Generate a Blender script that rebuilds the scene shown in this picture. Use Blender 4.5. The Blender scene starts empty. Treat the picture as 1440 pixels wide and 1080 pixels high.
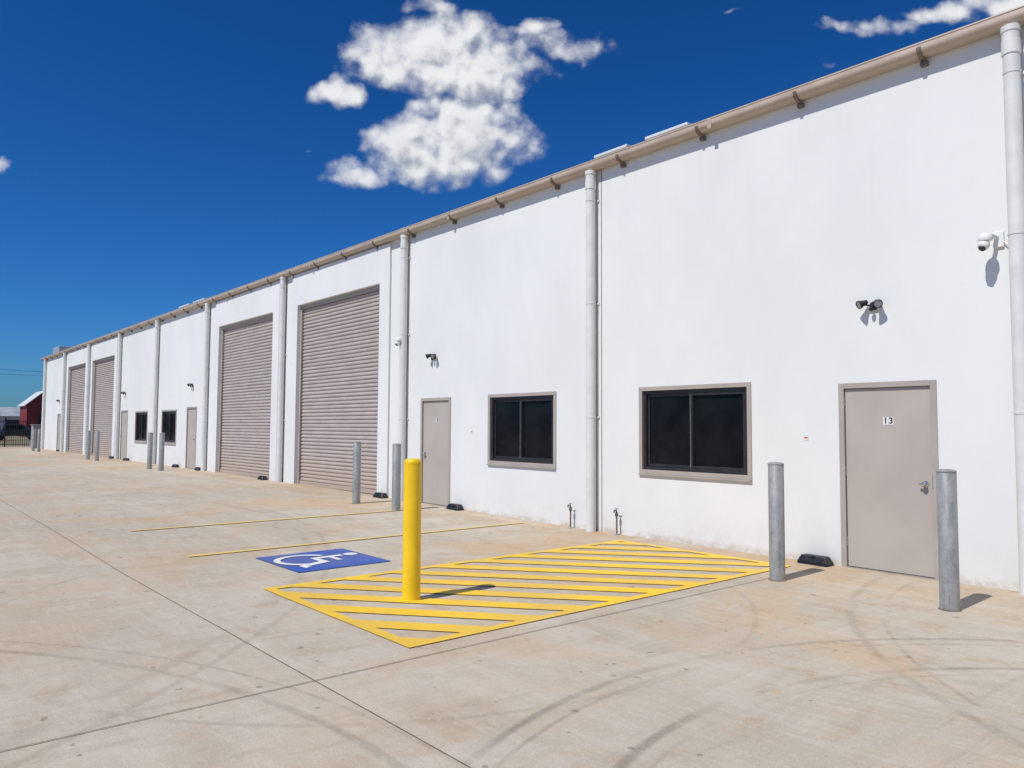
import bpy, bmesh, math, random
from mathutils import Vector, Matrix
random.seed(4)
S=bpy.context.scene
S.view_settings.view_transform='Standard'
try: S.view_settings.look='None'
except Exception: pass
S.view_settings.exposure=0
COL=S.collection
WY=8.75   # wall plane

# ---------------------------------------------------------------- node helper
class NT:
    def __init__(s,tree): s.t=tree
    def n(s,typ,**kw):
        nd=s.t.nodes.new(typ)
        for k,v in kw.items():
            if k.startswith('i_'): s.set(nd.inputs[k[2:].replace('_',' ')],v)
            else: setattr(nd,k,v)
        return nd
    def set(s,sock,v):
        if isinstance(v,bpy.types.NodeSocket): s.t.links.new(v,sock)
        else: sock.default_value=v
    def m(s,op,a,b=0.0,c=None,clamp=False):
        nd=s.t.nodes.new('ShaderNodeMath'); nd.operation=op; nd.use_clamp=clamp
        s.set(nd.inputs[0],a); s.set(nd.inputs[1],b)
        if c is not None: s.set(nd.inputs[2],c)
        return nd.outputs[0]
    def vm(s,op,a,b=None,out=0):
        nd=s.t.nodes.new('ShaderNodeVectorMath'); nd.operation=op
        s.set(nd.inputs[0],a)
        if b is not None: s.set(nd.inputs['Scale'] if op=='SCALE' else nd.inputs[1],b)
        return nd.outputs[out]
    def ss(s,v,a,b,c=0.0,d=1.0):
        nd=s.t.nodes.new('ShaderNodeMapRange'); nd.interpolation_type='SMOOTHSTEP'
        s.set(nd.inputs[0],v)
        for i,x in enumerate((a,b,c,d)): nd.inputs[i+1].default_value=x
        return nd.outputs[0]
    def noise(s,vec,scale,detail=4,rough=.55,dist=0.0):
        nd=s.t.nodes.new('ShaderNodeTexNoise')
        s.set(nd.inputs['Vector'],vec); nd.inputs['Scale'].default_value=scale
        nd.inputs['Detail'].default_value=detail; nd.inputs['Roughness'].default_value=rough
        nd.inputs['Distortion'].default_value=dist
        return nd.outputs[0]
    def mix(s,f,a,b,typ='MIX'):
        nd=s.t.nodes.new('ShaderNodeMix'); nd.data_type='RGBA'; nd.blend_type=typ
        s.set(nd.inputs[0],f); s.set(nd.inputs[6],a if isinstance(a,bpy.types.NodeSocket) else (*a,1) if len(a)==3 else a)
        s.set(nd.inputs[7],b if isinstance(b,bpy.types.NodeSocket) else (*b,1) if len(b)==3 else b)
        return nd.outputs[2]
def newmat(name):
    m=bpy.data.materials.new(name); m.use_nodes=True
    t=m.node_tree; return m,NT(t),t.nodes['Principled BSDF']
def pos(N,sc=(1,1,1)):
    g=N.n('ShaderNodeNewGeometry').outputs['Position']
    return N.vm('MULTIPLY',g,sc) if sc!=(1,1,1) else g
def bump(N,B,h,strength,dist=.01):
    b=N.n('ShaderNodeBump'); b.inputs['Strength'].default_value=strength; b.inputs['Distance'].default_value=dist
    N.set(b.inputs['Height'],h); N.set(B.inputs['Normal'],b.outputs[0])
def simple(name,col,rough=.5,metal=0,var=.12,scale=6,spec=.5,bmp=0,bscale=60):
    m,N,B=newmat(name); p=pos(N)
    n=N.noise(p,scale,3,.6)
    k=N.ss(n,.3,.7)
    c=N.mix(k,tuple(x*(1-var) for x in col),tuple(min(1,x*(1+var)) for x in col))
    N.set(B.inputs['Base Color'],c)
    N.set(B.inputs['Roughness'],N.ss(k,0,1,max(.03,rough-.08),min(1,rough+.08)))
    B.inputs['Metallic'].default_value=metal; B.inputs['Specular IOR Level'].default_value=spec
    if bmp: bump(N,B,N.noise(p,bscale,2),bmp,.004)
    return m

def wallmat():
    m,N,B=newmat('painted_tilt_up_concrete'); p=pos(N)
    n0=N.noise(N.vm('MULTIPLY',p,(1,1,.6)),.6,4,.58)
    big=N.ss(n0,.34,.66)
    c=N.mix(big,(.695,.703,.675),(.745,.75,.72))
    z=N.n('ShaderNodeSeparateXYZ',i_Vector=p).outputs
    n1=N.noise(p,3.2,4,.68)
    c=N.mix(N.ss(n1,.55,.80,0,.20),c,(.655,.655,.615))
    low=N.m('MULTIPLY',N.ss(z[2],.6,.02),N.ss(n1,.3,.75))
    c=N.mix(N.m('MULTIPLY',low,.32),c,(.57,.50,.40))
    splash=N.m('MULTIPLY',N.ss(z[2],.11,.02),N.ss(n1,.38,.6))
    c=N.mix(N.m('MULTIPLY',splash,.55),c,(.42,.32,.22))
    st=N.m('MULTIPLY',N.ss(N.noise(N.vm('MULTIPLY',p,(6,1,.2)),1.0,3,.6),.54,.78),N.ss(z[2],2.8,5.6,0,.16))
    c=N.mix(st,c,(.58,.56,.50))
    N.set(B.inputs['Base Color'],c)
    B.inputs['Roughness'].default_value=.7; B.inputs['Specular IOR Level'].default_value=.3
    bump(N,B,N.m('ADD',N.m('MULTIPLY',N.noise(p,75,2,.6),.6),N.m('MULTIPLY',n1,.6)),.22,.004)
    return m
def concmat():
    m,N,B=newmat('weathered_concrete_paving'); p=pos(N)
    xyz=N.n('ShaderNodeSeparateXYZ',i_Vector=p).outputs
    a=N.ss(N.noise(p,.22,2,.6),.3,.7)
    c=N.mix(a,(.455,.395,.305),(.545,.485,.39))
    b=N.ss(N.noise(p,1.3,5,.66,.4),.35,.7)
    c=N.mix(N.m('MULTIPLY',b,.68),c,(.405,.345,.26))
    sw=N.ss(N.noise(N.vm('MULTIPLY',p,(.9,5.5,1)),1.4,4,.65,1.2),.42,.75,0,.46)
    c=N.mix(sw,c,(.61,.555,.465))
    sw2=N.ss(N.noise(N.vm('MULTIPLY',p,(6.5,.8,1)),1.1,3,.6,.8),.45,.8,0,.42)
    c=N.mix(sw2,c,(.34,.285,.215))
    wallside=N.ss(xyz[1],.5,7.0,.50,1)
    big=N.noise(N.vm('ADD',p,(3.7,1.2,0)),.42,6,.68,.5)
    r=N.m('MULTIPLY',N.ss(big,.45,.64),wallside)
    c=N.mix(N.m('MULTIPLY',r,.70),c,(.54,.355,.19))
    r2=N.m('MULTIPLY',N.ss(N.noise(p,2.6,4,.7),.54,.70),wallside)
    c=N.mix(N.m('MULTIPLY',r2,.60),c,(.43,.27,.145))
    edge=N.m('MULTIPLY',N.ss(xyz[1],7.0,8.7),N.ss(b,.1,.9,.45,1))
    c=N.mix(N.m('MULTIPLY',edge,.60),c,(.45,.295,.165))
    def arc(cx,cy,R,w,st,br):
        d=N.vm('DISTANCE',N.vm('MULTIPLY',p,(1,1,0)),(cx,cy,0),1)
        dd=N.m('ABSOLUTE',N.m('SUBTRACT',d,R))
        return N.m('MULTIPLY',N.m('MULTIPLY',N.ss(dd,w,w*.15),br),st)
    brA=N.ss(big,.36,.62); brB=N.ss(N.noise(N.vm('ADD',p,(9,5,0)),.7,5,.7),.32,.64)
    am=None
    for A in [(.4,3.85,3.72,.045,.6,brB),(.4,3.85,3.58,.025,.38,brB),(.35,3.8,3.0,.05,.6,brB),(.35,3.8,2.87,.025,.42,brA),
              (-6.5,4.0,3.38,.04,.22,brB),(-3.2,-3.2,5.2,.05,.42,brA),(-3.2,-3.2,5.42,.025,.34,brB),(-14,-6,11.5,.09,.32,brA),(-14,-6,11.75,.05,.26,brB),
              (1.5,9.0,5.3,.06,.42,brB),(1.6,8.8,5.05,.03,.34,brB)]:
        k=arc(*A); am=k if am is None else N.m('MAXIMUM',am,k)
    c=N.mix(am,c,(.17,.15,.12))
    ln=N.ss(N.noise(N.vm('MULTIPLY',p,(.06,1.6,1)),1.0,2,.5),.52,.7,0,.24)
    c=N.mix(ln,c,(.61,.56,.475))
    f=N.noise(p,95,2,.7)
    c=N.mix(N.ss(f,.35,.7,0,.28),c,(.22,.19,.15))
    f2=N.noise(p,24,4,.7)
    c=N.mix(N.ss(f2,.5,.75,0,.32),c,(.66,.605,.52))
    sp=N.ss(N.noise(p,7.5,2,.5),.705,.73,0,.55)
    c=N.mix(sp,c,(.15,.125,.095))
    N.set(B.inputs['Base Color'],c)
    N.set(B.inputs['Roughness'],N.ss(b,0,1,.72,.9)); B.inputs['Specular IOR Level'].default_value=.3
    bump(N,B,f2,.40,.004)
    return m
def paintmat(name,col,wear=.5,under=(.48,.41,.31),fade=0,dirt=.28):
    m,N,B=newmat(name); p=pos(N)
    k=N.ss(N.noise(p,3.2,5,.72),.62-.1*wear,.80-.1*wear,0,.85)
    k2=N.ss(N.noise(p,60,2,.7),.58-.06*wear,.70,0,.40*wear+.12)
    v=N.ss(N.noise(p,1.1,3),.3,.7)
    c=N.mix(v,tuple(x*.88 for x in col),col)
    mk=N.m('MAXIMUM',N.m('MULTIPLY',k,wear),k2)
    if fade: mk=N.m('MAXIMUM',mk,fade)
    c=N.mix(mk,c,under)
    c=N.mix(N.ss(v,.2,.9,dirt,0),c,(.48,.36,.2))
    N.set(B.inputs['Base Color'],c); B.inputs['Roughness'].default_value=.6
    return m
def galvmat():
    m,N,B=newmat('galvanised_steel'); p=pos(N)
    v=N.n('ShaderNodeTexVoronoi'); N.set(v.inputs['Vector'],p); v.inputs['Scale'].default_value=38
    cell=N.n('ShaderNodeSeparateColor',i_Color=v.outputs['Color']).outputs[0]
    n=N.ss(N.noise(N.vm('MULTIPLY',p,(1,1,.4)),9,4,.7),.3,.72)
    c=N.mix(cell,(.25,.255,.24),(.33,.335,.32))
    c=N.mix(N.m('MULTIPLY',n,.7),c,(.40,.40,.38))
    st=N.ss(N.noise(N.vm('MULTIPLY',p,(14,14,1.2)),1.5,4,.7),.52,.72,0,.6)
    c=N.mix(st,c,(.165,.165,.155))
    N.set(B.inputs['Base Color'],c); B.inputs['Metallic'].default_value=.3
    N.set(B.inputs['Roughness'],N.ss(n,0,1,.42,.62))
    return m
def glassmat():
    m,N,B=newmat('dark_window_glass'); p=pos(N)
    c=N.mix(N.ss(N.noise(p,2.5,4),.3,.7),(.004,.005,.007),(.010,.011,.014))
    N.set(B.inputs['Base Color'],c); B.inputs['Roughness'].default_value=.10; B.inputs['Specular IOR Level'].default_value=.12
    bump(N,B,N.noise(p,1.5,2),.08,.02)
    return m
def rollermat():
    m,N,B=newmat('roller_door_steel'); p=pos(N)
    xyz=N.n('ShaderNodeSeparateXYZ',i_Vector=p).outputs
    n=N.ss(N.noise(N.vm('MULTIPLY',p,(1,1,3)),1.6,4,.65),.3,.7)
    c=N.mix(n,(.37,.32,.285),(.43,.375,.34))
    d=N.m('MULTIPLY',N.ss(xyz[2],1.1,.15),N.ss(n,.1,.8,.3,1))
    c=N.mix(N.m('MULTIPLY',d,.5),c,(.45,.32,.21))
    N.set(B.inputs['Base Color'],c); B.inputs['Roughness'].default_value=.5
    return m

M={}
M['wall']=wallmat(); M['conc']=concmat()
M['yel']=paintmat('yellow_road_paint',(.87,.54,.010),.45,dirt=.2)
M['yelthin']=paintmat('worn_yellow_line_paint',(.88,.60,.06),1.0,fade=.24,dirt=.2,under=(.53,.455,.34))
M['blue']=paintmat('blue_road_paint',(.020,.085,.38),.2,dirt=.12)
M['whitep']=paintmat('white_road_paint',(.80,.80,.77),.15,dirt=.1)
M['galv']=galvmat(); M['glass']=glassmat(); M['roller']=rollermat()
M['pipe']=simple('white_pvc_pipe',(.68,.675,.64),.45,0,.05,4)
M['taupe']=simple('taupe_powdercoat',(.39,.345,.30),.5,0,.05,2.5)
M['door']=simple('taupe_door_paint',(.43,.385,.335),.48,0,.045,1.6,bmp=.12,bscale=120)
M['gutter']=simple('beige_gutter_steel',(.44,.355,.275),.4,0,.08,3)
M['bracket']=simple('brown_bracket_steel',(.17,.125,.10),.5,0,.15,8)
M['roof']=simple('roof_steel',(.55,.53,.50),.4,.2,.08,2)
M['black']=simple('black_plastic',(.015,.015,.016),.45,0,.2,20)
M['darkfr']=simple('dark_aluminium',(.022,.021,.022),.4,0,.2,10)
M['seal']=simple('joint_sealant',(.24,.23,.20),.8,0,.2,10)
M['cut']=simple('saw_cut_dirt',(.15,.12,.09),.95,0,.35,9)
M['bolyel']=simple('yellow_bollard_sleeve',(.87,.56,.008),.38,0,.05,5,bmp=.05)
M['white']=simple('white_plastic',(.74,.74,.70),.35,0,.04,10)
M['chrome']=simple('satin_steel',(.55,.54,.52),.28,.9,.08,20)
M['lens']=simple('led_lens',(.30,.31,.33),.15,.3,.1,40)
M['red']=simple('red_barn_cladding',(.20,.022,.016),.6,0,.15,1.5)
M['redlab']=simple('red_label',(.55,.05,.04),.5,0,.1,20)
M['shed']=simple('white_shed_cladding',(.60,.61,.59),.5,0,.08,.7)
M['shedroof']=simple('grey_shed_roof',(.36,.38,.40),.5,.1,.1,.6)
M['darkop']=simple('dark_opening',(.02,.02,.022),.7,0,.2,1)
M['fence']=simple('black_fence_steel',(.015,.015,.016),.5,0,.2,6)
M['wood']=simple('timber_pole',(.16,.12,.09),.8,0,.2,3)
M['carw']=simple('car_paint_dark',(.03,.035,.045),.25,.2,.1,2)
M['rubber']=simple('tyre_rubber',(.02,.02,.02),.8,0,.2,9)
M['solar']=simple('skylight_sheet',(.66,.67,.66),.35,0,.06,3)
def groundmat():
    m,N,B=newmat('dry_grass_and_dirt'); p=pos(N)
    c=N.mix(N.ss(N.noise(p,.05,4,.6),.35,.65),(.26,.19,.12),(.17,.16,.08))
    c=N.mix(N.ss(N.noise(p,2.5,4,.7),.45,.7,0,.6),c,(.10,.10,.045))
    N.set(B.inputs['Base Color'],c); B.inputs['Roughness'].default_value=.95
    return m
M['ground']=groundmat()
def leafmat():
    m,N,B=newmat('gum_tree_foliage'); p=pos(N)
    c=N.mix(N.ss(N.noise(p,.6,4,.7),.35,.65),(.035,.05,.02),(.09,.11,.05))
    N.set(B.inputs['Base Color'],c); B.inputs['Roughness'].default_value=.8
    return m
M['leaf']=leafmat()

# ---------------------------------------------------------------- geometry helpers
def empty(name,loc=(0,0,0)):
    e=bpy.data.objects.new(name,None); e.location=loc; e.empty_display_size=.3; COL.objects.link(e); return e
def mesh(name,vs,fs,mat,parent=None,loc=None,smooth=False):
    me=bpy.data.meshes.new(name); me.from_pydata([tuple(v) for v in vs],[],fs); me.update()
    bm=bmesh.new(); bm.from_mesh(me); bmesh.ops.recalc_face_normals(bm,faces=bm.faces[:]); bm.to_mesh(me); bm.free()
    if smooth:
        for p in me.polygons: p.use_smooth=True
    o=bpy.data.objects.new(name,me); COL.objects.link(o); me.materials.append(mat)
    if parent: o.parent=parent
    if loc: o.location=loc
    return o
def sheet(name,vs,fs,mat,parent=None):
    me=bpy.data.meshes.new(name); me.from_pydata([tuple(v) for v in vs],[],fs); me.update()
    o=bpy.data.objects.new(name,me); COL.objects.link(o); me.materials.append(mat)
    if parent: o.parent=parent
    return o
def bev(o,w,seg=2):
    b=o.modifiers.new('bevel','BEVEL'); b.width=w; b.segments=seg; b.limit_method='ANGLE'; b.angle_limit=math.radians(35); return o
def box(name,a,b,mat,parent=None,bevel=0):
    (x0,y0,z0),(x1,y1,z1)=a,b
    vs=[(x,y,z) for z in (z0,z1) for y in (y0,y1) for x in (x0,x1)]
    fs=[(0,2,3,1),(4,5,7,6),(0,1,5,4),(2,6,7,3),(0,4,6,2),(1,3,7,5)]
    o=mesh(name,vs,fs,mat,parent)
    if bevel: bev(o,bevel)
    return o
def lathe(name,prof,mat,parent=None,c=(0,0,0),axis='Z',n=32,smooth=True):
    vs=[];fs=[]
    for r,z in prof:
        for i in range(n):
            a=2*math.pi*i/n; x,y=r*math.cos(a),r*math.sin(a)
            v=(x,y,z) if axis=='Z' else ((x,z,y) if axis=='Y' else (z,x,y))
            vs.append((v[0]+c[0],v[1]+c[1],v[2]+c[2]))
    for k in range(len(prof)-1):
        for i in range(n):
            j=(i+1)%n; fs.append((k*n+i,k*n+j,(k+1)*n+j,(k+1)*n+i))
    fs.append(tuple(range(n))); fs.append(tuple(range((len(prof)-1)*n,len(prof)*n)))
    o=mesh(name,vs,fs,mat,parent,smooth=smooth)
    if smooth:
        e=o.modifiers.new('es','EDGE_SPLIT'); e.split_angle=math.radians(40)
    return o
def tube(name,pts,r,mat,parent=None,n=12):
    cu=bpy.data.curves.new(name,'CURVE'); cu.dimensions='3D'; sp=cu.splines.new('POLY'); sp.points.add(len(pts)-1)
    for q,p in zip(sp.points,pts): q.co=(*p,1)
    cu.bevel_depth=r; cu.bevel_resolution=max(1,n//4); cu.use_fill_caps=True
    o=bpy.data.objects.new(name,cu); COL.objects.link(o)
    dg=bpy.context.evaluated_depsgraph_get(); me=bpy.data.meshes.new_from_object(o.evaluated_get(dg))
    bpy.data.objects.remove(o); me.name=name
    me.materials.clear(); me.materials.append(mat)
    for p in me.polygons: p.use_smooth=True
    o=bpy.data.objects.new(name,me); COL.objects.link(o)
    if parent: o.parent=parent
    return o
def text(name,s,size,mat,parent,loc,rot):
    cu=bpy.data.curves.new(name,'FONT'); cu.body=s; cu.size=size; cu.align_x='CENTER'; cu.align_y='CENTER'; cu.extrude=.001; cu.offset=.002
    o=bpy.data.objects.new(name,cu); COL.objects.link(o)
    dg=bpy.context.evaluated_depsgraph_get(); me=bpy.data.meshes.new_from_object(o.evaluated_get(dg))
    bpy.data.objects.remove(o); me.materials.clear(); me.materials.append(mat)
    o=bpy.data.objects.new(name,me); COL.objects.link(o); o.location=loc; o.rotation_euler=rot; o.parent=parent
    return o
GP=[(-62,.15),(-25,.13),(-19,.10),(-13,.06),(-9,0),(14,0)]
def gz(x):
    if x<=GP[0][0]: return GP[0][1]
    for (a,za),(b,zb) in zip(GP,GP[1:]):
        if x<=b: return za+(zb-za)*(x-a)/(b-a)
    return 0.0

# ---------------------------------------------------------------- ground
g=sheet('ground',[(-1500,-1500,-.03),(1500,-1500,-.03),(1500,1500,-.03),(-1500,1500,-.03)],[(0,1,2,3)],M['ground'])
pav=empty('concrete_pavement')
xs=[p[0] for p in GP]; vs=[];fs=[]
for x in xs:
    vs+= [(x,-34,gz(x)),(x,WY+.3,gz(x))]
for i in range(len(xs)-1): fs.append((2*i,2*i+2,2*i+3,2*i+1))
k=len(vs); vs+=[(xs[0],-34,-.1),(xs[0],WY+.3,-.1)]; fs.append((0,1,k+1,k))
sheet('slab',vs,fs,M['conc'],pav)
def strip_x(y,x0,x1,w,mat,par,name,lift=.004):
    c=sorted(set([x0,x1]+[p[0] for p in GP if x0<p[0]<x1])); vs=[];fs=[]
    for x in c: vs+=[(x,y-w/2,gz(x)+lift),(x,y+w/2,gz(x)+lift)]
    for i in range(len(c)-1): fs.append((2*i,2*i+2,2*i+3,2*i+1))
    return sheet(name,vs,fs,mat,par)
def strip_y(x,y0,y1,w,mat,par,name,lift=.004):
    za=gz(x-w/2)+lift; zb=gz(x+w/2)+lift
    return sheet(name,[(x-w/2,y0,za),(x+w/2,y0,zb),(x+w/2,y1,zb),(x-w/2,y1,za)],[(0,1,2,3)],mat,par)
strip_x(2.235,-62,14,.007,M['cut'],pav,'joint_long')
strip_x(-3.9,-62,14,.007,M['cut'],pav,'joint_long_b')
strip_x(-10.0,-62,14,.007,M['cut'],pav,'joint_long_c')
for i,x in enumerate([-4.5,1.5,7.5,-13.6,-19.6,-25.6,-31.6,-37.6,-43.6,-49.6]):
    strip_y(x,-34,WY,.008 if x>-5 else .006,M['cut'],pav,'joint_cross_%d'%i,.006)

# ---------------------------------------------------------------- painted markings
hb=empty('hatched_access_marking')
X0,X1,Y0,Y1=-7.33,-4.72,3.07,8.27; LW=.1; z=.008
def rect(x0,y0,x1,y1,zz,mat,par,name): return sheet(name,[(x0,y0,zz),(x1,y0,zz),(x1,y1,zz),(x0,y1,zz)],[(0,1,2,3)],mat,par)
rect(X0,Y0,X1,Y0+LW,z,M['yel'],hb,'border_front'); rect(X0,Y1-LW,X1,Y1,z,M['yel'],hb,'border_back')
rect(X0,Y0+LW,X0+LW,Y1-LW,z,M['yel'],hb,'border_side_a'); rect(X1-LW,Y0+LW,X1,Y1-LW,z,M['yel'],hb,'border_side_b')
def clip(poly,x0,y0,x1,y1):
    def cl(P,ins,inter):
        o=[]
        for i in range(len(P)):
            a,b=P[i-1],P[i]
            if ins(b):
                if not ins(a): o.append(inter(a,b))
                o.append(b)
            elif ins(a): o.append(inter(a,b))
        return o
    def ix(v): return lambda a,b:(v,a[1]+(b[1]-a[1])*(v-a[0])/(b[0]-a[0]))
    def iy(v): return lambda a,b:(a[0]+(b[0]-a[0])*(v-a[1])/(b[1]-a[1]),v)
    for ins,it in [(lambda p:p[0]>=x0,ix(x0)),(lambda p:p[0]<=x1,ix(x1)),(lambda p:p[1]>=y0,iy(y0)),(lambda p:p[1]<=y1,iy(y1))]:
        if not poly: return poly
        poly=cl(poly,ins,it)
    return poly
sl=math.tan(math.radians(39)); per=.56; wd=.275
yy=Y0-2.06; vs=[];fs=[]
while yy<Y1:
    P=[(X0,yy),(X1,yy+sl*(X1-X0)),(X1,yy+wd+sl*(X1-X0)),(X0,yy+wd)]
    P=clip(P,X0+LW,Y0+LW,X1-LW,Y1-LW)
    if len(P)>2:
        k=len(vs); vs+=[(a,b,z) for a,b in P]; fs.append(tuple(range(k,k+len(P))))
    yy+=per
sheet('hatch_bars',vs,fs,M['yel'],hb)
pl=empty('parking_bay_line'); strip_y(-12.17,3.1,7.7,.085,M['yelthin'],pl,'paint',.010)
pl=empty('parking_bay_line'); strip_y(-9.62,3.1,8.45,.085,M['yelthin'],pl,'paint',.010)

ac=empty('accessible_parking_symbol')
ax0,ay0,ax1,ay1=-9.08,3.70,-7.88,4.86
sheet('blue_panel',[(ax0,ay0,gz(ax0)+.008),(-9,ay0,.008),(ax1,ay0,.008),(ax1,ay1,.008),(-9,ay1,.008),(ax0,ay1,gz(ax0)+.008)],[(0,1,4,5),(1,2,3,4)],M['blue'],ac)
acx,acy=(ax0+ax1)/2-.02,(ay0+ay1)/2; SC=1.1
def sy(pts): return [(acx+u*SC,acy+v*SC,.013) for u,v in pts]
def thick(path,w,name,lift=0):
    vs=[];fs=[]; w*=SC
    for i,p in enumerate(path):
        a=Vector(path[max(0,i-1)]);b=Vector(path[min(len(path)-1,i+1)]); d=(b-a).normalized(); nn=Vector((-d.y,d.x))
        if 0<i<len(path)-1:
            d1=(Vector(p)-a).normalized(); q=nn.dot(Vector((-d1.y,d1.x))); nn=nn/max(.5,q)
        q=Vector(p)*SC; vs+=[(acx+q.x+nn.x*w/2,acy+q.y+nn.y*w/2,.013+lift),(acx+q.x-nn.x*w/2,acy+q.y-nn.y*w/2,.013+lift)]
    for i in range(len(path)-1): fs.append((2*i,2*i+1,2*i+3,2*i+2))
    sheet(name,vs,fs,M['whitep'],ac)
sheet('head',sy([(-.10+.08*math.cos(a*math.pi/10),.40+.08*math.sin(a*math.pi/10)) for a in range(20)]),[tuple(range(20))],M['whitep'],ac)
thick([(-.10,.29),(-.075,-.05),(.17,-.05),(.29,-.36),(.38,-.33)],.085,'torso_and_legs')
thick([(-.04,.13),(.17,.13)],.06,'arm',.001)
thick([(-.05+.29*math.cos(math.radians(a)),-.17+.29*math.sin(math.radians(a))) for a in range(118,346,9)],.07,'wheel',.002)

# ---------------------------------------------------------------- warehouse
W=empty('warehouse_building')
openings=[]
doors=[(-4.36,-3.29,'13','L'),(-13.12,-12.09,'12','R'),(-27.72,-26.70,'11','L'),(-36.45,-35.40,'10','R'),(-50.35,-49.4,'9','L'),(1.9,2.95,'14','R')]
wins=[(-7.37,-5.53),(-10.92,-9.15),(-30.6,-28.85),(-34.2,-32.45),(4.0,5.8)]
rolls=[(-18.93,-14.76),(-24.68,-20.5),(-42.0,-37.75),(-47.65,-43.5)]
for a,b,_,_2 in doors: openings.append((a,b,-1,gz((a+b)/2)+2.115))
for a,b in wins: openings.append((a,b,.935,2.175))
for a,b in rolls: openings.append((a,b,-1,4.76))
XL,XR,ZT=-55.4,9.0,5.74
cx=sorted(set([XL,XR]+[v for o in openings for v in o[:2]])); cz=sorted(set([-.2,ZT]+[o[3] for o in openings]+[.935]))
def isopen(x,zz): return any(o[0]<x<o[1] and o[2]<zz<o[3] for o in openings)
vs=[];fs=[]
def q(*p):
    k=len(vs); vs.extend(p); fs.append((k,k+1,k+2,k+3))
D=.22
for i in range(len(cx)-1):
    for j in range(len(cz)-1):
        x0,x1,z0,z1=cx[i],cx[i+1],cz[j],cz[j+1]; mx,mz=(x0+x1)/2,(z0+z1)/2
        if not isopen(mx,mz): q((x0,WY,z0),(x1,WY,z0),(x1,WY,z1),(x0,WY,z1))
        else:
            if not isopen(x0-.01,mz): q((x0,WY,z0),(x0,WY,z1),(x0,WY+D,z1),(x0,WY+D,z0))
            if not isopen(x1+.01,mz): q((x1,WY,z0),(x1,WY+D,z0),(x1,WY+D,z1),(x1,WY,z1))
            if j+1<len(cz) and not isopen(mx,z1+.01): q((x0,WY,z1),(x1,WY,z1),(x1,WY+D,z1),(x0,WY+D,z1))
            if not isopen(mx,z0-.01): q((x0,WY,z0),(x0,WY+D,z0),(x1,WY+D,z0),(x1,WY,z0))
q((XL,WY,-.2),(XL,WY,ZT),(XL,34,ZT+.9),(XL,34,-.2)); q((XR,WY,-.2),(XR,34,-.2),(XR,34,ZT+.9),(XR,WY,ZT)); q((XL,34,-.2),(XL,34,ZT+.9),(XR,34,ZT+.9),(XR,34,-.2))
sheet('walls',vs,fs,M['wall'],W)
for i,(a,b) in enumerate(rolls):
    l,r=a-.33,b+.42; y0,y1=WY-.05,WY-.001
    P=[(l,-.1),(a-.002,-.1),(a-.002,4.762),(b+.002,4.762),(b+.002,-.1),(r,-.1),(r,5.6),(l,5.6)]
    vs=[(x,y,zz) for y in (y0,y1) for x,zz in P]
    fs=[(0,1,2,7),(2,3,6,7),(3,4,5,6),(8,15,10,9),(10,15,14,11),(11,14,13,12)]+[(k,(k+1)%8,8+(k+1)%8,8+k) for k in range(8)]
    bev(mesh('roller_portal_%d'%i,vs,fs,M['wall'],W),.008)
for i,(a,b) in enumerate(rolls):
    z0=gz((a+b)/2)+.09; z1=4.9; yb=WY+.10; per=.092; vs=[];fs=[]
    prof=[]; zc=z0
    while zc<z1:
        for t,dy in ((0,.016),(.18,.004),(.35,-.008),(.65,-.008),(.82,.004)): prof.append((zc+t*per,yb+dy))
        zc+=per
    for (zz,y) in prof: vs+=[(a-.02,y,zz),(b+.02,y,zz)]
    for k in range(len(prof)-1): fs.append((2*k,2*k+1,2*k+3,2*k+2))
    sheet('roller_curtain_%d'%i,vs,fs,M['roller'],W)
    box('bottom_rail_%d'%i,(a+.05,yb-.03,z0-.085),(b-.05,yb+.03,z0+.01),M['roller'],W,.006)
    box('guide_a_%d'%i,(a+.002,yb-.06,0),(a+.08,yb-.012,4.755),M['taupe'],W,.005)
    box('guide_b_%d'%i,(b-.08,yb-.06,0),(b-.002,yb-.012,4.755),M['taupe'],W,.005)
    box('head_flashing_%d'%i,(a+.082,yb-.06,4.66),(b-.082,yb-.02,4.755),M['taupe'],W,.005)
for i,(a,b) in enumerate(wins):
    z0,z1=.935,2.175; f=.06
    def fr(nm,x0,x1,za,zb,w,y0,y1,mat,bv=.004):
        box(nm+'_t%d'%i,(x0,y0,zb-w),(x1,y1,zb),mat,W,bv); box(nm+'_b%d'%i,(x0,y0,za),(x1,y1,za+w),mat,W,bv)
        box(nm+'_l%d'%i,(x0,y0,za+w),(x0+w,y1,zb-w),mat,W,bv); box(nm+'_r%d'%i,(x1-w,y0,za+w),(x1,y1,zb-w),mat,W,bv)
    fr('window_trim',a-.01,b+.01,z0-.01,z1+.01,.06,WY-.018,WY+.10,M['taupe'])
    fr('window_frame',a+.051,b-.051,z0+.051,z1-.051,.045,WY+.02,WY+.085,M['darkfr'])
    mx=(a+b)/2-.03
    fr('sash_a',a+.097,mx+.025,z0+.097,z1-.097,.04,WY+.055,WY+.08,M['darkfr'],.003)
    fr('sash_b',mx-.02,b-.097,z0+.097,z1-.097,.04,WY+.028,WY+.053,M['darkfr'],.003)
    sheet('window_mullion_edge_%d'%i,[(mx-.020,WY+.0265,z0+.105),(mx-.014,WY+.0265,z0+.105),(mx-.014,WY+.0265,z1-.105),(mx-.020,WY+.0265,z1-.105)],[(0,1,2,3)],M['chrome'],W)
    sheet('glass_%d'%i,[(a,WY+.066,z0),(b,WY+.066,z0),(b,WY+.066,z1),(a,WY+.066,z1)],[(0,1,2,3)],M['glass'],W)
    box('window_sill_%d'%i,(a-.012,WY-.035,z0-.03),(b+.012,WY-.0,z0-.011),M['taupe'],W,.004)
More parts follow.
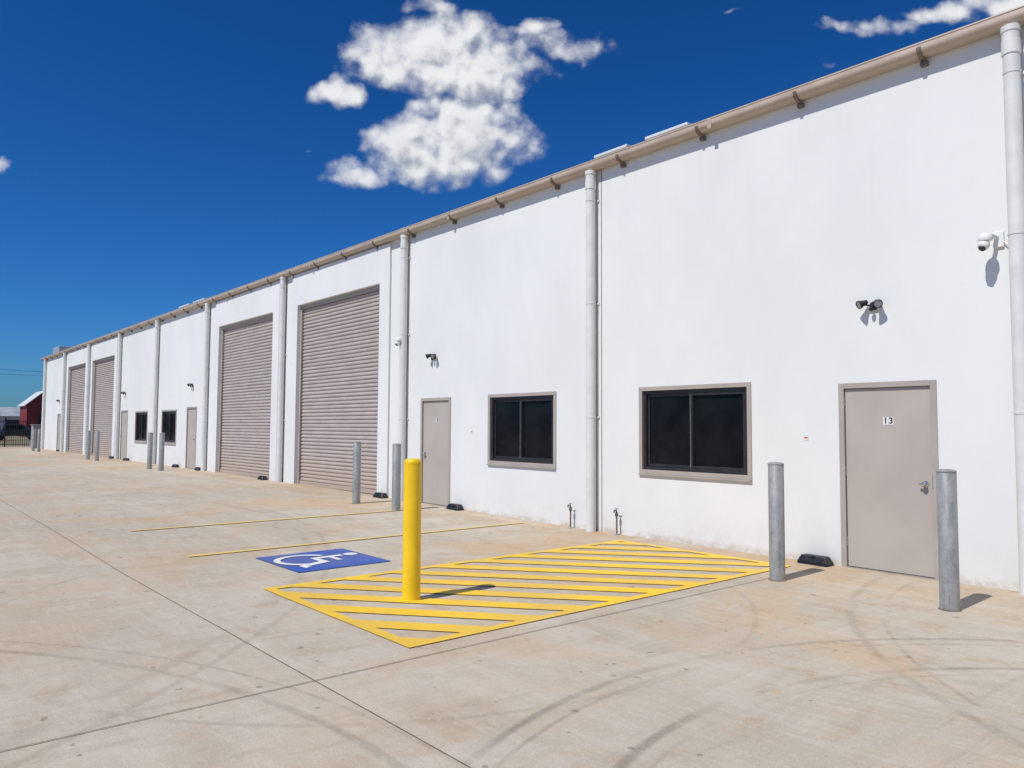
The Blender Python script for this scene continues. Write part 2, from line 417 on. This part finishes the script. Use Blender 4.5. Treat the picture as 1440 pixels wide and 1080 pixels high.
for i,(a,b,num,side) in enumerate(doors):
    z0=gz((a+b)/2); z1=z0+2.115; f=.062
    box('door_frame_l%d'%i,(a-.002,WY-.018,z0-.05),(a+f,WY+.10,z1),M['taupe'],W,.004)
    box('door_frame_r%d'%i,(b-f,WY-.018,z0-.05),(b+.002,WY+.10,z1),M['taupe'],W,.004)
    box('door_frame_t%d'%i,(a+f,WY-.018,z1-f),(b-f,WY+.10,z1+.002),M['taupe'],W,.004)
    box('door_leaf_%d'%i,(a+f+.005,WY+.012,z0+.014),(b-f-.005,WY+.05,z1-f-.005),M['door'],W,.003)
    box('door_gap_%d'%i,(a+f-.01,WY+.055,z0-.05),(b-f+.01,WY+.07,z1-f+.01),M['darkop'],W)
    box('threshold_%d'%i,(a+f,WY-.01,z0-.05),(b-f,WY+.05,z0+.008),M['seal'],W)
    kx=b-f-.075 if side=='L' else a+f+.075; hx=a+f+.002 if side=='L' else b-f-.002
    lathe('knob_%d'%i,[(.032,0),(.034,-.006),(.014,-.012),(.013,-.032),(.026,-.040),(.029,-.055),(.022,-.068),(.004,-.070)],M['chrome'],W,(kx,WY+.012,z0+1.0),'Y',20)
    sgn=-1 if side=='L' else 1
    box('lever_%d'%i,(min(kx,kx+sgn*.055),WY-.045,z0+.99),(max(kx,kx+sgn*.055),WY-.030,z0+1.010),M['chrome'],W,.005)
    box('strike_plate_%d'%i,((b-f+.001) if side=='L' else (a+f-.012),WY-.021,z0+.95),((b-f+.012) if side=='L' else (a+f-.001),WY-.015,z0+1.1),M['chrome'],W)
    for hz in (.25,1.05,1.85):
        lathe('hinge_%d'%i,[(.007,0),(.007,.1)],M['chrome'],W,(hx,WY+.004,z0+hz),'Z',10)
    mx=(a+b)/2+.02
    for k,ch in enumerate(num):
        px=mx+(k-(len(num)-1)/2)*.058
        box('number_tile_%d'%i,(px-.027,WY+.0085,z0+1.635),(px+.027,WY+.0115,z0+1.72),M['white'],W)
        text('number_%d'%i,ch,.095,M['black'],W,(px,WY+.007,z0+1.678),(math.radians(90),0,0))
for i,x in enumerate([-2.36,-8.13,-13.92,-19.72,-25.9,-31.45,-37.1,-43.0,-48.8,3.4]):
    box('panel_joint_%d'%i,(x-.008,WY-.003,-.05),(x+.008,WY+.01,5.7),M['seal'],W)
def gut(x0,x1):
    P=[(WY-.155,5.765),(WY-.172,5.765),(WY-.175,5.750),(WY-.168,5.742),(WY-.172,5.70)]
    for k in range(9):
        a=math.radians(180+k*90/8); P.append((WY-.087+.085*math.cos(a),5.70+.075*math.sin(a)))
    P+=[(WY-.03,5.627),(WY-.012,5.64),(WY-.012,5.78),(WY-.018,5.78),(WY-.018,5.66),(WY-.06,5.64),(WY-.15,5.67),(WY-.158,5.70)]
    n=len(P); vs=[(x,y,zz) for x in (x0,x1) for y,zz in P]; fs=[(k,(k+1)%n,n+(k+1)%n,n+k) for k in range(n)]
    return mesh('gutter',vs,fs,M['gutter'],W)
gut(XL-.05,XR)
for x in range(-54,9,6): box('gutter_joint',(x-.03,WY-.1775,5.60+.02),(x+.03,WY-.169,5.762),M['gutter'],W,.002)
x=-1.87+1.445*6
while x>XL:
    pr=[]
    for k in range(11):
        a=math.radians(178+k*92/10); pr.append((WY-.080+.105*math.cos(a),5.70+.098*math.sin(a)))
    pr+=[(WY-.04,5.600),(WY-.003,5.585)]
    vs=[];fs=[]
    for k,(y,zz) in enumerate(pr):
        for dx in (-.022,.022):
            vs+=[(x+dx,y,zz),(x+dx,y+.008,zz+.010)]
    for k in range(len(pr)-1):
        A=4*k;Bq=4*k+4
        fs+=[(A,A+2,Bq+2,Bq),(A+1,Bq+1,Bq+3,A+3),(A,Bq,Bq+1,A+1),(A+2,A+3,Bq+3,Bq+2)]
    mesh('gutter_bracket',vs,fs,M['bracket'],W)
    box('bracket_plate',(x-.035,WY-.06,5.545),(x+.035,WY-.002,5.60),M['bracket'],W,.003)
    x-=1.445
mesh('roof',[(XL-.1,WY-.01,5.745),(XR+.1,WY-.01,5.745),(XR+.1,34.2,6.66),(XL-.1,34.2,6.66),(XL-.1,WY-.01,5.755),(XR+.1,WY-.01,5.755),(XR+.1,34.2,6.69),(XL-.1,34.2,6.69)],
     [(0,1,2,3),(4,5,6,7),(0,1,5,4),(1,2,6,5),(2,3,7,6),(3,0,4,7)],M['roof'],W)
vs=[];fs=[]; x=XL
while x<XR:
    k=len(vs)
    for y,zz in ((WY+.02,5.757),(34.1,6.687)):
        vs+=[(x,y,zz),(x+.015,y,zz+.025),(x+.045,y,zz+.025),(x+.06,y,zz)]
    fs+=[(k,k+1,k+5,k+4),(k+1,k+2,k+6,k+5),(k+2,k+3,k+7,k+6),(k,k+1,k+2,k+3)]
    x+=.2
sheet('roof_ribs',vs,fs,M['roof'],W)
for (a,b) in [(-8.72,-8.0),(-7.63,-6.82),(-30.5,-29.3),(-28.9,-27.7)]:
    y0=WY+.45
    o=mesh('roof_skylight',[(a,y0,6.085),(b,y0,6.085),(b,y0+1.6,6.10),(a,y0+1.6,6.10),(a,y0,6.13),(b,y0,6.13),(b,y0+1.6,6.145),(a,y0+1.6,6.145)],
     [(0,1,2,3),(4,5,6,7),(0,1,5,4),(1,2,6,5),(2,3,7,6),(3,0,4,7)],M['solar'],W)
    bev(o,.008)
    box('skylight_upstand',(a+.06,y0+.08,5.76),(b-.06,y0+1.5,6.09),M['taupe'],W)
box('roof_plant',(-56.2,WY+.6,5.78),(-54.2,WY+2.2,6.5),M['shedroof'],W,.02)
for i,x in enumerate([-2.47,-8.27,-13.68,-19.75,-25.65,-31.2,-36.7,-42.6,-48.5,-54.3,3.3]):
    y=WY-.098; r=.076; g0=gz(x)
    lathe('downpipe_%d'%i,[(r,g0-.02),(r,5.40)],M['pipe'],W,(x,y,0),n=28)
    lathe('downpipe_head_%d'%i,[(r+.001,5.33),(r+.010,5.335),(r+.010,5.47),(r+.004,5.475),(r+.004,5.56),(r+.012,5.565),(r+.012,5.622)],M['pipe'],W,(x,y,0),n=28)
    for zz in (1.75,3.52,5.15):
        lathe('coupling_%d'%i,[(r+.0005,zz-.012),(r+.005,zz-.01),(r+.005,zz+.01),(r+.0005,zz+.012)],M['pipe'],W,(x,y,0),n=28)
        box('clip_%d'%i,(x-.10,WY-.022,zz-.016),(x+.10,WY-.002,zz+.016),M['pipe'],W,.003)

# ---------------------------------------------------------------- wall fittings
def floodlight(x,z):
    e=empty('security_floodlight',(x,WY,z)); e.scale=(.84,.84,.84)
    lathe('base',[(.058,0),(.058,-.02),(.05,-.03),(.02,-.034)],M['black'],e,(0,0,0),'Y',24)
    tube('arm',[(-.10,-.07,.02),(-.03,-.06,.0),(.03,-.06,.0),(.10,-.07,.02)],.014,M['black'],e)
    tube('stem',[(0,-.02,0),(0,-.07,0)],.018,M['black'],e)
    lathe('sensor',[(.004,-.028),(.022,-.022),(.03,0),(.03,.02),(.018,.03)],M['black'],e,(0,-.085,-.055),'Z',20)
    for s in (-1,1):
        o=lathe('lamp_head',[(.012,.07),(.028,.065),(.036,.03),(.040,.0),(.056,-.035),(.060,-.062),(.056,-.066),(.052,-.055)],M['black'],e,(0,0,0),'Y',24)
        l=lathe('lamp_lens',[(.050,-.057),(.035,-.058),(.004,-.059)],M['lens'],e,(0,0,0),'Y',24)
        for k in (o,l):
            k.location=(s*.105,-.11,.02+(.012 if s<0 else 0)); k.rotation_euler=(math.radians(22),0,math.radians(-38 if s<0 else 20))
    return e
for x in (-3.93,-12.65,-27.2,-35.9,-50.0,2.4): floodlight(x,2.985)
def cctv(x,z,s=1):
    e=empty('security_camera',(x,WY,z))
    box('wall_plate',(s*.06-.05,-.025,-.07),(s*.06+.05,-.002,.09),M['white'],e,.006)
    tube('arm',[(s*.05,-.02,.03),(s*.03,-.12,.045),(0,-.2,.035)],.022,M['white'],e,16)
    lathe('canopy',[(.004,.035),(.045,.03),(.062,.005),(.066,-.03),(.060,-.045)],M['white'],e,(0,-.2,.02),'Z',28)
    o=lathe('turret',[(.003,.055),(.03,.045),(.05,.02),(.056,-.01),(.045,-.04),(.030,-.05)],M['white'],e,(0,0,0),'Z',28); o.location=(-.01,-.21,-.06); o.rotation_euler=(math.radians(-35),math.radians(15),0)
    o=lathe('lens',[(.034,.0),(.032,-.014),(.012,-.020),(.003,-.021)],M['black'],e,(0,0,0),'Z',24); o.location=(-.018,-.236,-.098); o.rotation_euler=(math.radians(-35),math.radians(15),0)
    tube('cable',[(s*.09,-.015,.0),(s*.14,-.03,-.05),(s*.2,-.03,-.075),(s*.25,-.03,-.03),(s*.25,-.02,.1)],.006,M['white'],e)
cctv(-2.72,3.50); cctv(-13.70,3.40,-1)
def label(x,z):
    e=empty('wall_label',(x,WY,z)); box('plate',(-.032,-.004,-.03),(.032,-.001,.03),M['white'],e); box('text_band',(-.024,-.0055,-.005),(.024,-.0045,.012),M['redlab'],e)
label(-4.78,1.475); label(-11.42,1.5)
def tap(x):
    e=empty('riser_pipe_tap',(x,WY-.09,gz(x)))
    tube('riser',[(0,0,-.02),(0,0,.33),(.0,-.01,.36),(0,-.05,.37),(0,-.06,.33)],.013,M['bracket'],e)
    lathe('valve_body',[(.018,.27),(.024,.28),(.024,.32),(.018,.33)],M['bracket'],e,(0,0,0),'Z',16)
    box('handle',(-.03,-.008,.385),(.03,.008,.395),M['galv'],e,.003); tube('spindle',[(0,0,.35),(0,0,.39)],.006,M['galv'],e)
    lathe('floor_collar',[(.03,-.01),(.03,.012),(.014,.02)],M['galv'],e,(0,0,0),'Z',16)
tap(-7.75); tap(-8.72)
def bait(x,y,s=1):
    e=empty('rodent_bait_station',(x,y,gz(x)))
    w,d,h=.19,.085,.105; P=[(-w,0),(w,0),(w,.03),(w*.78,h),(-w*.78,h),(-w,.03)]
    vs=[(a,yy,b) for yy in (-d,d) for a,b in P]; vs=[(a,yy*(1-.35*b/h),b) for a,yy,b in vs]
    fs=[(0,1,2,3,4,5),(6,11,10,9,8,7)]+[(k,(k+1)%6,6+(k+1)%6,6+k) for k in range(6)]
    bev(mesh('shell',vs,fs,M['black'],e),.012,3)
    box('lid_seam',(-w*.95,-d*.98-.004,.028),(w*.95,-d*.9,.036),M['darkfr'],e)
    lathe('entry_hole',[(.026,-.0),(.026,-.01)],M['darkop'],e,(w*.78,-d*.86,.035),'Y',16)
    box('lock',(-.02,-d*.7-.01,.085),(.02,-d*.6,.112),M['black'],e,.003)
    e.rotation_euler=(0,0,random.uniform(-.06,.06))
for x in (-4.62,-11.75,-14.45,-20.75,-26.0,-28.4,-34.9,-37.3,-49.0): bait(x,WY-.13)

# ---------------------------------------------------------------- bollards
def bollard(x,y,h=1.22):
    e=empty('steel_bollard',(x,y,gz(x))); r=.080
    lathe('post',[(r,-.02),(r,h-.02),(r-.004,h-.014)],M['galv'],e,n=36)
    lathe('cap',[(r-.003,h-.018),(r+.003,h-.014),(r+.003,h-.004),(r-.004,h+.004),(r*.6,h+.012),(.003,h+.015)],M['galv'],e,n=36)
    lathe('grout_ring',[(r+.016,-.01),(r+.012,.004),(r+.0005,.009)],M['cut'],e,n=36)
for x,y in [(-4.40,7.42),(-2.72,7.40),(-13.7,7.62),(-12.22,7.62),(-26.5,7.6),(-27.8,7.6),(-35.3,7.6),(-36.9,7.6),(-48.6,7.6),(-50.3,7.6),(1.2,7.4),(3.4,7.4)]: bollard(x,y)
e=empty('yellow_bollard',(-6.02,3.93,0)); r=.083; h=1.29
lathe('sleeve',[(r,.0),(r,h-.055),(r-.003,h-.052),(r-.003,h-.047),(r,h-.044),(r,h-.025),(r-.010,h-.008),(r-.028,h),(.003,h+.003)],M['bolyel'],e,n=48)
lathe('base_ring',[(r+.012,.0),(r+.012,.010),(r+.0005,.014)],M['yel'],e,n=48)

# ---------------------------------------------------------------- far yard
def fence(x,y0,y1):
    e=empty('steel_yard_fence'); g0=gz(x); vs=[];fs=[]
    def b(a,c):
        k=len(vs); (x0,ya,z0),(x1,yb,z1)=a,c
        vs.extend([(X,Y,Z) for Z in (z0,z1) for Y in (ya,yb) for X in (x0,x1)])
        fs.extend([tuple(k+i for i in f) for f in [(0,2,3,1),(4,5,7,6),(0,1,5,4),(2,6,7,3),(0,4,6,2),(1,3,7,5)]])
    y=y0; i=0
    while y<=y1:
        w=.04 if i%20==0 else .013
        b((x-w,y-w,g0-.2),(x+w,y+w,g0+(1.95 if i%20==0 else 1.8))); y+=.125; i+=1
    mesh('pickets',vs,fs,M['fence'],e)
    for zz in (.15,1.0,1.65): box('rail',(x-.02,y0,g0+zz),(x+.02,y1,g0+zz+.04),M['fence'],e)
fence(-60.5,-30,8.9)
e=empty('electrical_cabinet',(-57.0,8.75,gz(-57))); box('body',(-.3,-.25,0),(.3,.25,1.45),M['shedroof'],e,.02); box('roof_cap',(-.34,-.29,1.45),(.34,.29,1.5),M['shedroof'],e,.01); box('door_seam',(.301,-.2,.1),(.306,.2,1.35),M['taupe'],e)
def gable(name,x0,x1,y0,y1,he,hr,wall,roof,ridge='X',doors=()):
    e=empty(name); my=(y0+y1)/2; mx=(x0+x1)/2
    if ridge=='X':
        prof=[(y0,-.1),(y1,-.1),(y1,he),(my,hr),(y0,he)]
        vs=[(x,y,zz) for x in (x0,x1) for y,zz in prof]
    else:
        prof=[(x0,-.1),(x1,-.1),(x1,he),(mx,hr),(x0,he)]
        vs=[(x,y,zz) for y in (y0,y1) for x,zz in prof]
    mesh('walls',vs,[(0,1,2,3,4),(5,9,8,7,6),(0,5,6,1),(1,6,7,2),(0,4,9,5)],wall,e)
    o=.3; t=.12
    if ridge=='X':
        s=(hr-he)/(my-y0)
        for sg,ye in ((1,y0),(-1,y1)):
            A=[(ye-sg*o,he-s*o+.02),(my,hr+.02),(my,hr+.02+t),(ye-sg*o,he-s*o+.02+t)]
            mesh('roof_slope',[(x,y,zz) for x in (x0-o,x1+o) for y,zz in A],[(0,1,2,3),(4,7,6,5),(0,4,5,1),(1,5,6,2),(2,6,7,3),(3,7,4,0)],roof,e)
    else:
        s=(hr-he)/(mx-x0)
        for sg,xe in ((1,x0),(-1,x1)):
            A=[(xe-sg*o,he-s*o+.02),(mx,hr+.02),(mx,hr+.02+t),(xe-sg*o,he-s*o+.02+t)]
            mesh('roof_slope',[(x,y,zz) for y in (y0-o,y1+o) for x,zz in A],[(0,1,2,3),(4,7,6,5),(0,4,5,1),(1,5,6,2),(2,6,7,3),(3,7,4,0)],roof,e)
    for (a,b,zt) in doors: box('opening',(x1+.01,a,0),(x1+.05,b,zt),M['darkop'],e)
gable('red_barn',-130,-124,17.8,21.8,4.5,6.3,M['red'],M['shed'],'X',((19.2,20.5,3.0),))
gable('white_storage_shed',-150,-138,3,20,2.9,4.3,M['shed'],M['shedroof'],'Y',((6,9,2.4),(12,15,2.4),(17,19.5,2.4)))
gable('white_storage_shed',-175,-150,-45,-10,4.5,6.2,M['shed'],M['shedroof'],'Y',((-40,-34,3.5),(-28,-22,3.5)))
def car(x,y,rz):
    e=empty('parked_utility_vehicle',(x,y,0)); e.rotation_euler=(0,0,rz)
    P=[(-2.5,.45),(2.45,.45),(2.5,.9),(1.45,1.08),(.75,1.72),(-.9,1.75),(-1.1,1.12),(-2.5,1.1)]
    vs=[(a,yy*(.82 if b>1.3 else 1),b) for yy in (-.92,.92) for a,b in P]; n=8
    fs=[tuple(range(8)),tuple(range(15,7,-1))]+[(k,(k+1)%n,n+(k+1)%n,n+k) for k in range(n)]
    bev(mesh('body',vs,fs,M['carw'],e),.06,3)
    box('side_glass',(-.75,-.93,1.15),(.75,.93,1.6),M['glass'],e,.03)
    for wx in (-1.6,1.6):
        for wy in (-.95,.75): lathe('wheel',[(.2,0),(.38,.02),(.38,.18),(.2,.2)],M['rubber'],e,(wx,wy,.38),'Y',24)
car(-95,9.6,math.radians(70)); car(-98,13.0,math.radians(80))
def pole(x,y,h=11):
    e=empty('power_pole',(x,y,0)); lathe('pole',[(.17,-.3),(.12,h)],M['wood'],e,n=14)
    box('crossarm',(-.06,-1.2,h-.7),(.06,1.2,h-.55),M['wood'],e,.01)
    for yy in (-1.1,0,1.1): lathe('insulator',[(.03,0),(.06,.03),(.04,.12),(.06,.14),(.03,.2)],M['shed'],e,(0,yy,h-.55),n=10)
pole(-135,-8,11); pole(-150,55,11.5)
e=empty('power_line')
for dz,off in ((0,-1.1),(0,1.1)):
    tube('wire',[(-135+(-15)*t,-8+63*t+off*.2,10.7+.4*t+dz-1.2*4*t*(1-t)*.9+off*.3) for t in [k/16 for k in range(17)]],.018,M['fence'],e,4)
vs=[];fs=[]
for t_ in range(150):
    a=random.uniform(-math.pi*.95,math.pi*.95); R=random.uniform(420,560); cx0,cy0=-R*math.cos(a),R*math.sin(a); H=random.uniform(3,6.0); Wd=random.uniform(4,9)
    for k in range(70):
        th=random.uniform(0,6.28); ph=random.uniform(-1,1); rr=random.uniform(.4,1)
        c=Vector((cx0+Wd*rr*math.cos(th)*math.sqrt(1-ph*ph),cy0+Wd*rr*math.sin(th)*math.sqrt(1-ph*ph),H*.55+H*.5*rr*ph))
        s=random.uniform(.4,1.2); k0=len(vs)
        for _ in range(4): vs.append(c+Vector((random.uniform(-s,s),random.uniform(-s,s),random.uniform(-s,s)*.6)))
        fs.append((k0,k0+1,k0+2)); fs.append((k0,k0+2,k0+3))
sheet('distant_tree_row',vs,fs,M['leaf'])

# ---------------------------------------------------------------- sky and light
EL=math.radians(54); AZ=math.radians(178)
w=bpy.data.worlds.new('World'); S.world=w; w.use_nodes=True; t=w.node_tree; t.nodes.clear(); N=NT(t)
sky=N.n('ShaderNodeTexSky'); sky.sky_type='NISHITA'; sky.sun_disc=False; sky.sun_elevation=EL; sky.sun_rotation=AZ
sky.altitude=300; sky.air_density=1.0; sky.dust_density=.7; sky.ozone_density=3.0
sc=N.vm('SCALE',N.vm('MULTIPLY',sky.outputs[0],(.42,.80,1.12)),.085)
sp=N.n('ShaderNodeSeparateXYZ',i_Vector=sc).outputs; cb=N.n('ShaderNodeCombineXYZ')
for i,(k,gm) in enumerate(((2.3,1.75),(1.02,1.28),(1.18,1.28))): N.set(cb.inputs[i],N.m('MULTIPLY',N.m('POWER',sp[i],gm),k))
bg=N.n('ShaderNodeBackground',i_Color=cb.outputs[0]); bg.inputs['Strength'].default_value=1.0
out=N.n('ShaderNodeOutputWorld'); t.links.new(bg.outputs[0],out.inputs[0])
try:
    w.cycles.sampling_method='MANUAL'; w.cycles.sample_map_resolution=256
except Exception: pass

# cumulus clouds on a far sky shell
Fv=Vector((-.7600,.6474,.0569)); Rv=Vector((.6482,.7613,.005)); Uv=Vector((.0401,-.0407,.9984)); RS=3500
cm=bpy.data.materials.new('cumulus_cloud_sky'); cm.use_nodes=True; t=cm.node_tree; t.nodes.clear(); N=NT(t)
gt=bpy.data.node_groups.new('cloud_field','ShaderNodeTree')
gt.interface.new_socket('P',in_out='INPUT',socket_type='NodeSocketVector'); gt.interface.new_socket('F',in_out='OUTPUT',socket_type='NodeSocketFloat')
G=NT(gt); gi=gt.nodes.new('NodeGroupInput'); go=gt.nodes.new('NodeGroupOutput')
P=gi.outputs[0]
wn=gt.nodes.new('ShaderNodeTexNoise'); wn.inputs['Scale'].default_value=16; wn.inputs['Detail'].default_value=4; gt.links.new(P,wn.inputs['Vector'])
wvec=G.vm('SUBTRACT',wn.outputs['Color'],(.5,.5,.5))
Pw=G.vm('ADD',P,G.vm('SCALE',wvec,.05))
blobs=[(-95,430,108,50,1.25),(-55,400,78,36,1.1),(-150,405,60,28,1.0),(-228,377,40,19,.95),(78,438,66,24,.72),(20,462,60,20,.45),(20,410,56,24,.40),
(-82,308,96,45,1.30),(-50,345,62,30,1.1),(-22,325,50,36,1.0),(-135,285,58,26,1.05),(-205,275,48,17,.95),(-100,360,45,20,.85),(-110,492,66,14,.45),
(470,468,64,15,.68),(560,485,60,20,.85),(640,498,60,20,.9),(425,470,34,10,.55),(288,486,18,6,.2),(412,418,26,8,.25),(-262,302,9,5,.2),
(-668,290,20,18,.5)]
acc=None
for (u,v,ru,rv,wt) in blobs:
    d=G.vm('DIVIDE',G.vm('SUBTRACT',Pw,(u/1000,v/1000,0)),(ru/1000,rv/1000,1))
    f=G.m('MULTIPLY_ADD',G.vm('DOT_PRODUCT',d,d,1),-.85,wt)
    f=G.m('MAXIMUM',f,-1.7)
    if acc is None: acc=f
    else:
        nd=gt.nodes.new('ShaderNodeMath'); nd.operation='SMOOTH_MAX'; gt.links.new(acc,nd.inputs[0]); gt.links.new(f,nd.inputs[1]); nd.inputs[2].default_value=.12; acc=nd.outputs[0]
fb=G.noise(P,17,8,.60)
def vor(sc,off,wa):
    nd=gt.nodes.new('ShaderNodeTexVoronoi'); nd.feature='SMOOTH_F1'; nd.inputs['Smoothness'].default_value=.35
    gt.links.new(G.vm('ADD',G.vm('ADD',P,G.vm('SCALE',wvec,wa)),off),nd.inputs['Vector']); nd.inputs['Scale'].default_value=sc
    return G.m('SUBTRACT',.42,nd.outputs['Distance'])
tot=G.m('ADD',acc,G.m('MULTIPLY',G.m('SUBTRACT',fb,.5),2.1))
tot=G.m('ADD',tot,G.m('MULTIPLY',vor(24,(0,0,0),.035),.95))
tot=G.m('ADD',tot,G.m('MULTIPLY',vor(58,(3,1,0),.02),.45))
gt.links.new(tot,go.inputs[0])
d=N.n('ShaderNodeNewGeometry').outputs['Position']
df=N.vm('DOT_PRODUCT',d,tuple(Fv),1)
cb=N.n('ShaderNodeCombineXYZ'); N.set(cb.inputs[0],N.m('DIVIDE',N.vm('DOT_PRODUCT',d,tuple(Rv),1),df)); N.set(cb.inputs[1],N.m('DIVIDE',N.vm('DOT_PRODUCT',d,tuple(Uv),1),df))
uv=cb.outputs[0]
def field(p):
    n=t.nodes.new('ShaderNodeGroup'); n.node_tree=gt; N.set(n.inputs[0],p); return n.outputs[0]
F0=field(uv); F1=field(N.vm('ADD',uv,(-.006,.016,0)))
al=N.ss(F0,-.20,1.0); alpha=N.m('POWER',al,1.05)
rel=N.m('SUBTRACT',F0,F1)
lit=N.ss(rel,-.60,.50)
core=N.ss(F0,.5,1.5)
soft=N.ss(N.noise(uv,11,3,.5),.36,.60)
br=N.m('SUBTRACT',N.m('MULTIPLY_ADD',lit,.62,.40),N.m('MULTIPLY',N.m('MULTIPLY',core,soft),.32))
ccol=N.mix(N.ss(br,.02,.95),(.25,.29,.38),(.86,.865,.88))
em=N.n('ShaderNodeEmission',i_Color=ccol); tr=N.n('ShaderNodeBsdfTransparent'); mx=N.n('ShaderNodeMixShader')
N.set(mx.inputs[0],N.m('MULTIPLY',alpha,.98)); t.links.new(tr.outputs[0],mx.inputs[1]); t.links.new(em.outputs[0],mx.inputs[2])
out=N.n('ShaderNodeOutputMaterial'); t.links.new(mx.outputs[0],out.inputs[0])
try: cm.cycles.emission_sampling='NONE'
except Exception: pass
vs=[];fs=[]
def patch(u0,u1,v0,v1,n=10):
    k=len(vs)
    for j in range(n+1):
        for i in range(n+1):
            u=u0+(u1-u0)*i/n; v=v0+(v1-v0)*j/n; p=(Fv+Rv*u+Uv*v).normalized()*RS; vs.append(tuple(p))
    for j in range(n):
        for i in range(n): a=k+j*(n+1)+i; fs.append((a,a+1,a+n+2,a+n+1))
patch(-.36,.22,.18,.62); patch(.23,.85,.37,.62); patch(-.76,-.58,.20,.38)
so=sheet('sky',vs,fs,cm)
for p in so.data.polygons: p.use_smooth=True

L=bpy.data.lights.new('sun','SUN'); L.energy=4.15; L.angle=math.radians(.53); L.color=(1,.965,.91)
so=bpy.data.objects.new('sun',L); COL.objects.link(so); so.location=(0,-20,40)
sd=Vector((math.sin(AZ)*math.cos(EL),math.cos(AZ)*math.cos(EL),math.sin(EL)))
so.rotation_euler=sd.to_track_quat('Z','Y').to_euler()

# ---------------------------------------------------------------- camera
pitch=math.atan(61.6/1080); yaw=math.atan(920/1080); roll=.005
fw=Vector((-math.cos(yaw)*math.cos(pitch),math.sin(yaw)*math.cos(pitch),math.sin(pitch))); r=Vector((math.sin(yaw),math.cos(yaw),0)); u=r.cross(fw)
r2=r*math.cos(roll)+u*math.sin(roll); u2=u*math.cos(roll)-r*math.sin(roll)
cam=bpy.data.cameras.new('camera'); cam.lens=27.0; cam.sensor_width=36; cam.clip_start=.05; cam.clip_end=6000
co=bpy.data.objects.new('camera',cam); COL.objects.link(co)
co.matrix_world=Matrix(((r2.x,u2.x,-fw.x,0),(r2.y,u2.y,-fw.y,0),(r2.z,u2.z,-fw.z,1.58),(0,0,0,1)))
S.camera=co
